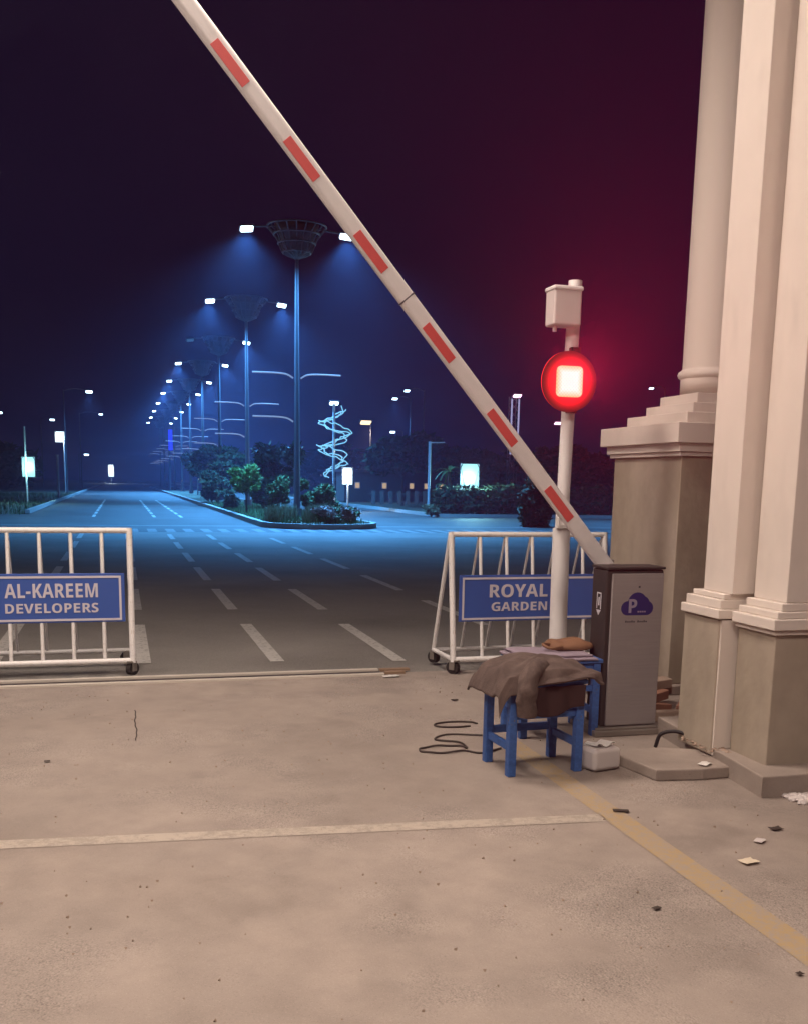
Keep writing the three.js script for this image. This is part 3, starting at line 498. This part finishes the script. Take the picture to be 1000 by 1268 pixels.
// ---------------------------------------------------------------- street lamps in the median
function lampHead(t, x, y, z, lit, mat, sgn) {
  const h = mesh('lamp_head', (() => { const g = new RoundedBoxGeometry(0.66, 0.1, 0.38, 2, 0.03); return move(g, 0, 0.055, 0); })(), M.post, t); h.position.set(x, y, z); h.rotation.z = sgn * 0.12; h.rotation.x = -0.5; h.scale.setScalar(0.82);
  mesh('lamp_lens', move(new RoundedBoxGeometry(0.54, 0.1, 0.32, 4, 0.05), 0, -0.01, 0), lit ? mat : M.plastic, h);
  return h;
}
function medianLamp(z, i, label) {
  const t = thing('street_lamp', label, 'street lamp', [6.3, 0.12, z], 0, 'double street lamps along the median');
  mesh('pole', [bar([0, 0, 0], [0, 9.3, 0], 0.13, 16, 0.06), bar([0, 0, 0], [0, 0.35, 0], 0.2, 16)], M.post, t);
  // openwork bowl under the arms
  const rim = []; for (let k = 0; k < 18; k++) { const a = k / 18 * Math.PI * 2; rim.push(tube([[0.1 * Math.cos(a), 9.2, 0.1 * Math.sin(a)], [0.5 * Math.cos(a), 9.38, 0.5 * Math.sin(a)], [0.72 * Math.cos(a), 9.85, 0.72 * Math.sin(a)], [1.05 * Math.cos(a), 10.25, 1.05 * Math.sin(a)]], 0.028, 12, 5)); }
  for (const [r, y] of [[0.5, 9.38], [0.66, 9.68], [0.82, 9.98], [1.05, 10.25]]) { const g = new THREE.TorusGeometry(r, 0.035, 6, 36); g.rotateX(Math.PI / 2); rim.push(move(g, 0, y, 0)); }
  const cone = new THREE.LatheGeometry([[0.06, 9.15], [0.3, 9.3], [0.5, 9.6], [0.62, 10.0], [0.8, 10.32], [0, 10.36]].map((p) => new THREE.Vector2(...p)), 28);
  mesh('bowl', [...rim, cone], M.post, t);
  mesh('arm', [bar([-1.7, 10.15, 0], [0, 10.3, 0], 0.035, 8), bar([0, 10.3, 0], [1.7, 10.15, 0], 0.035, 8)], M.post, t);
  for (const y of [5.1, 3.55]) for (const s of [-1, 1]) { if (y < 4 && s > 0) continue; mesh('light_bar', tube([[s * 0.14, y - 0.06, 0], [s * 0.35, y + 0.06, 0], [s * 0.7, y + 0.1, 0], [s * 1.62, y + 0.1, 0]], 0.032, 20, 6), G.bar, t); }
  for (const s of [-1, 1]) {
    const lit = !(i === 2 && s < 0);
    lampHead(t, s * 1.78, 10.05, 0.05, lit, G.street, -s);
    if (lit && i < 6) { const l = new THREE.SpotLight(STREET.color, STREET.level, 0, R(63), 0.72, 2); l.position.set(s * 1.78, 9.94, 0.05); l.target.position.set(s * 2.6, 0, i === 0 ? 1.25 : 0.6); l.castShadow = true; l.shadow.radius = 6; t.add(l, l.target); }
  }
  return t;
}
const lampZ = [-37.7, -53, -68, -82, -97, -111, -126, -141, -156, -171];
const lampLabel = ['tall double street lamp with openwork bowl, nearest in the median', 'double street lamp second along the median behind the tallest one', 'street lamp third along the median with only its right head lit'];
lampZ.forEach((z, i) => medianLamp(z, i, lampLabel[i] || `small double street lamp, ${['fourth', 'fifth', 'sixth', 'seventh', 'eighth', 'ninth', 'tenth'][i - 3]} along the median counting from the tallest`));

// single-arm lamps elsewhere
function sideLamp(x, y, z, dx, label, o = {}) {
  const t = thing('street_lamp', label, 'street lamp', [x + dx, 0, z]);
  mesh('pole', bar([0, 0, 0], [0, y + 0.1, 0], 0.09, 10, 0.05), o.pole || M.post, t);
  mesh('arm', tube([[0, y, 0], [-dx * 0.4, y + 0.22, 0], [-dx, y + 0.1, 0]], 0.035, 14, 6), M.post, t);
  const h = lampHead(t, -dx, y, 0, true, o.mat || G.streetFar, 0); if (o.scale) h.scale.setScalar(o.scale * 0.8);
  if (o.level) { const l = new THREE.SpotLight(o.color || STREET.color, o.level, 0, R(52), 0.5, 2); l.position.set(-dx, y - 0.12, 0); l.target.position.set(-dx, 0, 0); l.castShadow = true; l.shadow.radius = 6; t.add(l, l.target); }
  return t;
}
sideLamp(-2.5, 9, -97.5, -2.2, 'brightest street lamp over the left carriageway, above the lit oblong sign', { level: 500, scale: 1.3 });
sideLamp(-14, 9, -135, -1.5, 'street lamp cut by the left edge of the picture', { scale: 1.4 });
sideLamp(-8.7, 9, -148, -1.5, 'faint street lamp just above the white lit square on the left', { scale: 1.4 });
sideLamp(-2.1, 9, -131.5, -2.5, 'faint small street lamp right of the bright left-hand one', { scale: 1.0 });
sideLamp(-4.5, 4.5, -150, -1, 'low faint street lamp between the white square and the oblong sign', { scale: 1.4 });
sideLamp(24.4, 9, -92, 1.5, 'left one of two high lamps above the dark trees right of the boom', { scale: 1.1, level: 500 });
sideLamp(23.2, 9, -83.6, 1.5, 'right one of two high lamps above the dark trees', { scale: 1.0 });
sideLamp(29.5, 7, -112, 1.2, 'low blue-white lamp just over the top of the dark tree', { scale: 1.3 });
sideLamp(38.3, 7, -86.8, 1.2, 'pale lamp left of the signal pole, below the red light', { scale: 1.4, mat: G.pink });
sideLamp(39.9, 9, -72.9, 1.2, 'tiny blue-white lamp between the red light and the round column', { scale: 0.8 });
sideLamp(18.4, 6, -78, 0.4, 'warm white lamp on a short pole left of the dark tree', { scale: 1.9, mat: G.warm, level: 260, color: new THREE.Color(1, 0.8, 0.62) });
sideLamp(24, 9, -35, 2, 'unseen street lamp added on the crossing road behind the gate piers', { level: 900 });  // unseen lamp added to spread blue light over the crossing
sideLamp(-13.5, 9, -35, -2, 'unseen street lamp added on the crossing road, off to the left', { level: 1100 });  // added out of view to light the crossing blue from the left

{ // blue tube light on a slim mast far down the median
  const t = thing('blue_light_mast', 'slim far mast with a saturated blue tube light, left of the median lamps', 'mast', [5.47, 0, -120]);
  mesh('pole', bar([0, 0, 0], [0, 8.2, 0], 0.07, 8), M.post, t);
  mesh('blue_tube_light', [bar([0.1, 4.6, 0.1], [0.1, 6.9, 0.1], 0.24, 10)], G.blue, t);
}
{ // pole wound with a light rope
  const t = thing('decorated_pole', 'pole wound with a spiral rope of blue-white lights beside the median', 'light pole', [10.6, 0, -52]);
  mesh('pole', bar([0, 0, 0], [0, 5.4, 0], 0.07, 10), M.whitePost, t);
  for (const off of [0, 0.22, 0.44]) { const p = []; for (let k = 0; k <= 60; k++) { const q = k / 60, a = q * Math.PI * 2 * 2.6 + 2.6 + off * 0.5; const r = 0.72 * (0.5 + 0.5 * Math.sin(q * 2.9)) * (1 + 0.28 * Math.sin(a * 2.3 + off * 9)) + rr(-0.05, 0.05); p.push([r * Math.cos(a), 1.75 + q * 3.3 + off * 0.6 * (1 + 0.6 * Math.sin(q * 17 + off * 20)) - 0.11 + rr(-0.05, 0.05), r * Math.sin(a)]); } mesh('light_rope', tube(p, 0.03, 240, 5), G.rope, t); }
  lampHead(t, 0, 5.4, 0, true, G.streetFar, 0);
  const l = new THREE.PointLight(new THREE.Color(0.3, 0.65, 1), 60, 0, 2); l.position.set(0, 5.2, 0); l.castShadow = true; t.add(l);
}
{ const mk = (label, x, yc, z, w, h, mat, poleH, poleDx, taper = 1) => {
    const t = thing('lit_sign', label, 'lit sign', [x, 0, z]);
    mesh('post', bar([poleDx, 0, 0.12], [poleDx, poleH, 0.12], 0.05, 8), M.whitePost, t);
    mesh('case', box(w + 0.08, h + 0.08, 0.12, 0, yc - h / 2 - 0.04, -0.02, 0.02), M.post, t);
    const s = new THREE.Shape(); s.moveTo(-w / 2 * taper, -h / 2); s.lineTo(w / 2 * taper, -h / 2); s.lineTo(w / 2, h / 2 * 0.7); s.lineTo(w / 2 * 0.8, h / 2); s.lineTo(-w / 2 * 0.8, h / 2); s.lineTo(-w / 2, h / 2 * 0.7); s.closePath();
    const g = new THREE.ExtrudeGeometry(s, { depth: 0.02, bevelEnabled: false }); mesh('sign_face', uvm(move(g, 0, yc, 0.045)), mat, t);
    const l = new THREE.PointLight(mat.emissive.clone(), 6 * w * h * 6, 0, 2); l.position.set(0, yc, 0.4); l.castShadow = true; t.add(l); return t; };
  mk('cyan lit sign box on a tall thin post at the far left verge', -5, 1.98, -61.6, 0.66, 1.1, G.cyan, 4.2, -0.12);
  mk('white lit oblong sign beside the spiral light pole', 11.2, 1.75, -51.5, 0.5, 0.85, G.whiteSign, 1.4, 0);
  mk('cyan-white lit sign tapering downwards by the hedge and palm', 15.55, 1.75, -45, 0.85, 1.25, G.cyan, 1.2, 0, 0.45);
  mk('small white lit square high on a pole at far left', -5.24, 5.05, -100, 0.9, 0.95, G.whiteSign, 5.0, 0.3);
  mk('small cream lit oblong board standing far off where the left carriageway ends', -2.2, 3.0, -260, 1.3, 2.9, G.whiteSign, 1.6, 0);
}
{ // lit lattice mast
  const t = thing('lattice_mast', 'slender lattice mast lit blue-white with a pinkish lamp on top, behind the boom', 'mast', [27.4, 0, -70]);
  const w = 0.27, legs = [[-w, -w], [w, -w], [w, w], [-w, w]];
  for (const [x, z] of legs) mesh('leg', bar([x, 0, z], [x, 7.7, z], 0.035, 6), M.whitePost, t);
  const br = []; for (let k = 0; k < 14; k++) for (let q = 0; q < 4; q++) { const a = legs[q], b = legs[(q + 1) % 4]; br.push(bar([a[0], k * 0.55, a[1]], [b[0], (k + 1) * 0.55, b[1]], 0.018, 5)); }
  mesh('bracing', br, M.whitePost, t);
  mesh('light_strip', legs.slice(2).map(([x, z]) => bar([x, 3.6, z + 0.05], [x, 7.5, z + 0.05], 0.06, 6)), G.mast, t);
  const h = lampHead(t, 0.2, 7.75, 0.1, true, G.pink, 0); h.scale.setScalar(1.1);
}
{
  const t = thing('sign_post', 'plain grey post standing before the dark trees by the hedge', 'post', [13.3, 0, -44]);
  mesh('pole', bar([0, 0, 0], [0, 3.3, 0], 0.06, 10), M.whitePost, t); mesh('cross_arm', bar([0, 3.25, 0], [0.7, 3.28, 0], 0.025, 6), M.whitePost, t);
}
{
  const t = thing('sign_post', 'faint pale post at the far left beyond the cyan sign', 'post', [-3.9, 0, -70]);
  mesh('pole', bar([0, 0, 0], [0, 2.8, 0], 0.08, 8), M.whitePost, t); mesh('cap', bar([0, 2.8, 0], [0, 2.86, 0], 0.11, 8), M.whitePost, t);
}

// ---------------------------------------------------------------- plants
function leaves(n, blobs, size, aspect = 1.6, up = 0.25) {
  const pos = [], tot = blobs.reduce((a, b) => a + b[3] * b[4] * b[5], 0);
  const a = V(), b = V(), c = V(), q = new THREE.Quaternion(), e = new THREE.Euler();
  for (const [x, y, z, rx, ry, rz] of blobs) {
    const k = Math.round(n * rx * ry * rz / tot);
    for (let i = 0; i < k; i++) {
      let dx, dy, dz, r2; do { dx = rr(-1, 1); dy = rr(-1, 1); dz = rr(-1, 1); r2 = dx * dx + dy * dy + dz * dz; } while (r2 > 1 || r2 < 0.12);
      const s = size * rr(0.5, 1.7); e.set(rr(-1.2, 1.2), rr(0, 6.3), rr(-1.2, 1.2)); q.setFromEuler(e);
      a.set(-s / 2, 0, 0).applyQuaternion(q); b.set(s / 2, 0, 0).applyQuaternion(q); c.set(0, s * up, s * aspect).applyQuaternion(q);
      const cx = x + dx * rx, cy = y + dy * ry, cz = z + dz * rz;
      const d = V(0, 0, -s * aspect * 0.6).applyQuaternion(q);
      for (const v of [a, b, c, b, a, d]) pos.push(cx + v.x, cy + v.y, cz + v.z);
    }
  }
  const g = new THREE.BufferGeometry(); g.setAttribute('position', new THREE.Float32BufferAttribute(pos, 3)); g.computeVertexNormals(); g.setAttribute('uv', new THREE.Float32BufferAttribute(new Float32Array(pos.length / 3 * 2), 2)); return g;
}
function crownBlobs(rx, ry, rz, y, n) { const L = []; for (let k = 0; k < n; k++) { const a = rr(0, 6.28), r = Math.sqrt(rnd()) * 0.7, h = rr(-0.6, 0.7); L.push([rx * r * Math.cos(a), y + ry * h, rz * r * Math.sin(a), rx * rr(0.18, 0.5), ry * rr(0.18, 0.5), rz * rr(0.18, 0.5)]); } return L; }
function plant(name, label, category, p, { rx, ry, rz = rx, y, n, size, mat, trunk = 0, blobs = 15, group, trunkR = 0.08, up }) {
  const t = thing(name, label, category, p, rr(0, 6), group);
  if (trunk) { const br = [bar([0, 0, 0], [0.05, trunk, 0], trunkR, 8, trunkR * 0.6)]; for (let k = 0; k < 5; k++) { const a = k * 1.3; br.push(bar([0.05, trunk * 0.9, 0], [rx * 0.5 * Math.cos(a), y + rr(-0.2, 0.4) * ry, rz * 0.5 * Math.sin(a)], trunkR * 0.5, 6, trunkR * 0.2)); } mesh('trunk', br, M.bark, t); }
  else mesh('stem', [0, 1, 2, 3, 4].map((k) => bar([0, 0, 0], [rx * 0.4 * Math.cos(k * 1.3), y, rz * 0.4 * Math.sin(k * 1.3)], 0.02, 5)), M.bark, t);
  mesh('crown', leaves(n, crownBlobs(rx, ry, rz, y, blobs), size, 1.6, up), mat, t); return t;
}
// island shrubs, front to back
plant('clipped_shrub', 'bright green round-topped shrub on bare stems, left in the median', 'shrub', [4.95, 0.12, -42], { rx: 0.75, ry: 0.62, y: 1.4, n: 4200, size: 0.075, mat: M.leafBright, trunk: 0.8, trunkR: 0.05 });
plant('green_shrub', 'dark upright shrub just left of the tallest lamp post', 'shrub', [6.1, 0.12, -40.5], { rx: 0.5, ry: 0.62, y: 0.85, n: 3200, size: 0.07, mat: M.leaf });
plant('green_shrub', 'broad green shrub right of the tallest lamp post', 'shrub', [7.25, 0.12, -38.6], { rx: 0.85, ry: 0.7, y: 0.8, n: 5200, size: 0.07, mat: M.leaf, blobs: 14 });
plant('green_shrub', 'dark rounded shrub farther left along the median kerb', 'shrub', [5.2, 0.12, -58], { rx: 1.2, ry: 0.9, y: 1.0, n: 4200, size: 0.09, mat: M.leafDark });
plant('green_shrub', 'far dark shrub behind the clipped one in the median', 'shrub', [6.6, 0.12, -49], { rx: 1.0, ry: 0.8, y: 0.9, n: 3600, size: 0.085, mat: M.leaf });
plant('green_shrub', 'small low shrub at the left kerb of the median', 'shrub', [5.0, 0.12, -48], { rx: 0.5, ry: 0.35, y: 0.4, n: 1600, size: 0.07, mat: M.leafDark });
const treeLabels = ['nearest young tree in the median, behind the clipped shrub', 'young median tree between the second and third lamps', 'young median tree beyond the third lamp', 'far young median tree in the lamp row'];
[[6.9, -46.5, 1.9], [6.2, -60.5, 2.3], [6.0, -75, 2.6], [6.4, -90, 2.8]].forEach(([x, z, y], i) => plant('young_tree', treeLabels[i], 'tree', [x, 0.12, z], { rx: 1.3, ry: 1.1, y, n: 3200, size: 0.12, mat: M.leafDark, trunk: y - 0.6, trunkR: 0.07 }));
function tufts(n, f, mat, name, label, cat, h0, h1) {
  const pos = []; for (let k = 0; k < n; k++) { const [x, y, z] = f(); const h = rr(h0, h1), a = rr(0, 6.28), lx = Math.cos(a) * h * rr(0.1, 0.5), lz = Math.sin(a) * h * rr(0.1, 0.5), w = 0.012 + h * 0.02; pos.push(x - w * Math.sin(a), y, z + w * Math.cos(a), x + w * Math.sin(a), y, z - w * Math.cos(a), x + lx, y + h, z + lz); }
  const g = new THREE.BufferGeometry(); g.setAttribute('position', new THREE.Float32BufferAttribute(pos, 3)); g.computeVertexNormals(); g.setAttribute('uv', new THREE.Float32BufferAttribute(new Float32Array(pos.length / 3 * 2), 2));
  return tag(mesh(name, g, mat), label, cat, null, 'stuff');
}
const inIsland = (z0, z1) => () => { for (;;) { const z = rr(z0, z1), x = rr(ISL[0] + 0.25, ISL[1] - 0.25); if (z < -33.3 || Math.hypot(x - 6.275, z + 33.3) < 1.7) return [x, 0.1, z]; } };
tufts(9000, inIsland(-60, -32), M.leaf, 'grass', 'short green grass covering the median', 'grass', 0.06, 0.2);
tufts(2600, () => { const c = Math.floor(rr(0, 9)); return [4.9 + c * 0.32 + rr(-0.25, 0.25), 0.1, -34.2 - (c % 4) * 0.9 + rr(-0.3, 0.3)]; }, M.reed, 'reed_grass', 'dry tall grass tufts across the front of the median', 'grass', 0.25, 0.62);
['pale flowering shrub at the right front of the median', 'pale flowering shrub at the front tip of the median', 'small pale flowering shrub at the right kerb of the median'].forEach((l, i) => {
  const [x, z, s] = [[7.2, -33.9, 1], [6.5, -33.0, 0.85], [7.7, -35.2, 0.8]][i];
  const t = plant('flowering_shrub', l, 'shrub', [x, 0.1, z], { rx: 0.55 * s, ry: 0.28 * s, y: 0.3 * s, n: 900, size: 0.06, mat: M.leaf });
  mesh('flowers', leaves(800, crownBlobs(0.6 * s, 0.28 * s, 0.6 * s, 0.36 * s, 9), 0.05), M.flower, t);
});
// right side: hedge, dark bush, big trees; far tree rows
{
  const t = thing('hedge', 'long low dark hedge along the far side of the crossing road at right', 'hedge', [0, 0, 0]);
  const b = []; for (let k = 0; k < 40; k++) b.push([13.9 + k * 0.42, 0.7 + rr(-0.1, 0.15), -44.4 + rr(-0.2, 0.2), 0.5, rr(0.6, 0.8), 0.6]);
  mesh('crown', leaves(14000, b, 0.09), M.leafDark, t);
  mesh('stem', Array.from({ length: 60 }, (_, k) => bar([13.9 + k * 0.28, 0, -44.4 + rr(-0.2, 0.2)], [13.9 + k * 0.28 + rr(-0.1, 0.1), 1.0, -44.4], 0.02, 5)), M.bark, t);
}
plant('dark_bush', 'tall dark narrow bush beside the signal pole before the hedge', 'bush', [14.4, 0, -34], { rx: 0.8, ry: 1.1, y: 0.85, n: 5600, size: 0.08, mat: M.leafDark, blobs: 18 });
plant('low_shrub', 'small pale-leaved plant at the left end of the hedge', 'shrub', [13.2, 0, -43.2], { rx: 0.4, ry: 0.25, y: 0.3, n: 700, size: 0.06, mat: M.reed });
plant('broad_tree', 'big dark dome-shaped tree behind the crossing road', 'tree', [17.3, 0, -63], { rx: 2.9, ry: 1.35, y: 3.2, n: 9000, size: 0.17, mat: M.leafDark, trunk: 2.0, trunkR: 0.14, blobs: 22 });
plant('broad_tree', 'dark tree right of the dome-shaped one behind the hedge', 'tree', [23, 0, -66], { rx: 3.0, ry: 1.3, y: 2.7, n: 8000, size: 0.17, mat: M.leafDark, trunk: 1.6, trunkR: 0.14, blobs: 20 });
plant('broad_tree', 'dark tree seen between the boom and the signal pole', 'tree', [28.6, 0, -64], { rx: 3.0, ry: 1.4, y: 2.6, n: 8000, size: 0.17, mat: M.leafDark, trunk: 1.6, trunkR: 0.14, blobs: 20 });
plant('broad_tree', 'dark tree seen between the signal pole and the pedestal', 'tree', [33.2, 0, -60], { rx: 3.2, ry: 1.5, y: 2.8, n: 8000, size: 0.17, mat: M.leafDark, trunk: 1.6, trunkR: 0.14, blobs: 20 });
{ // palm by the cyan sign
  const t = thing('palm', 'small palm lit from the cyan sign beside it', 'palm', [14.75, 0, -45.6]);
  mesh('trunk', tube([[0, 0, 0], [0.05, 1, 0], [0.0, 2.0, 0.02]], 0.08, 16, 8), M.bark, t);
  for (let k = 0; k < 11; k++) { const a = k * 2.4, L = rr(0.7, 1.05), up = rr(0.2, 0.9); const g = sheet(10, 1, (u, v) => { const w = 0.16 * Math.sin(Math.min(1, u * 1.2 + 0.1) * Math.PI * 0.85); const s = (v - 0.5) * w; const r = u * L; return [r * Math.cos(a) - s * Math.sin(a), 2.0 + up * u - 0.9 * u * u * (1 - up * 0.4), r * Math.sin(a) + s * Math.cos(a)]; }, 0.004); mesh('frond', g, M.leafBright, t); }
}
{ // far tree belts that read as one mass
  const belt = (label, x0, x1, z, h, n) => { const b = []; for (let k = 0; k < 26; k++) { const x = x0 + (x1 - x0) * (k + 0.5) / 26; b.push([x, h * 0.45 + rr(-0.3, 0.3), z + rr(-3, 3), (x1 - x0) / 26 * 0.9, h * rr(0.4, 0.6), 2.5]); } tag(mesh('tree_belt', leaves(n, b, 0.42), M.leafDark), label, 'trees', null, 'stuff'); };
  belt('dark belt of far trees left of the road', -60, -9, -118, 5, 9000);
  belt('dark belt of far trees right of the median', 14, 80, -122, 6, 11000);
  belt('low dark belt of trees beside the left verge', -40, -10.5, -84, 3.2, 7000);
}
tufts(6000, () => [KERB_L - rr(0.2, 8), -0.04, rr(-95, -42)], M.leaf, 'grass', 'rough green grass on the left verge', 'grass', 0.08, 0.3);

// ---------------------------------------------------------------- far lit kiosks behind the trees
function kiosk(label, x, z, w, wins) {
  const t = thing('kiosk', label, 'kiosk', [x, 0, z]);
  mesh('wall', box(w, 2.2, 3, 0, 0, 0, 0.02), M.kerbDull, t); mesh('roof', box(w + 0.6, 0.16, 3.6, 0, 2.2, 0, 0.02), M.post, t);
  wins.forEach((q) => { const f = mesh('window_frame', box(0.42, 0.5, 0.04, q, 0.95, 1.522), M.whitePost, t); mesh('window_light', box(0.32, 0.4, 0.02, q, 1.0, 1.546), G.warmWin, f); });
}
kiosk('far low kiosk with two warm lit windows left of the grey post', 18.4, -77, 4.4, [-1.2, 0.9]);
kiosk('far low kiosk with three warm lit windows right of the grey post', 23.2, -79, 4.2, [-1.2, 0, 1.2]);
{
  const t = thing('picket_fence', 'low pale fence behind the crossing road under the dome-shaped tree', 'fence', [15.2, 0, -56]);
  for (let k = 0; k < 11; k++) mesh('picket', box(0.22, 0.75, 0.04, -1.5 + k * 0.5, 0.25, 0), M.kerbDull, t);
  for (const y of [0.35, 0.8]) mesh('rail', box(5.6, 0.07, 0.03, 1, y, -0.036), M.kerbDull, t);
}

renderer.render(scene, camera);
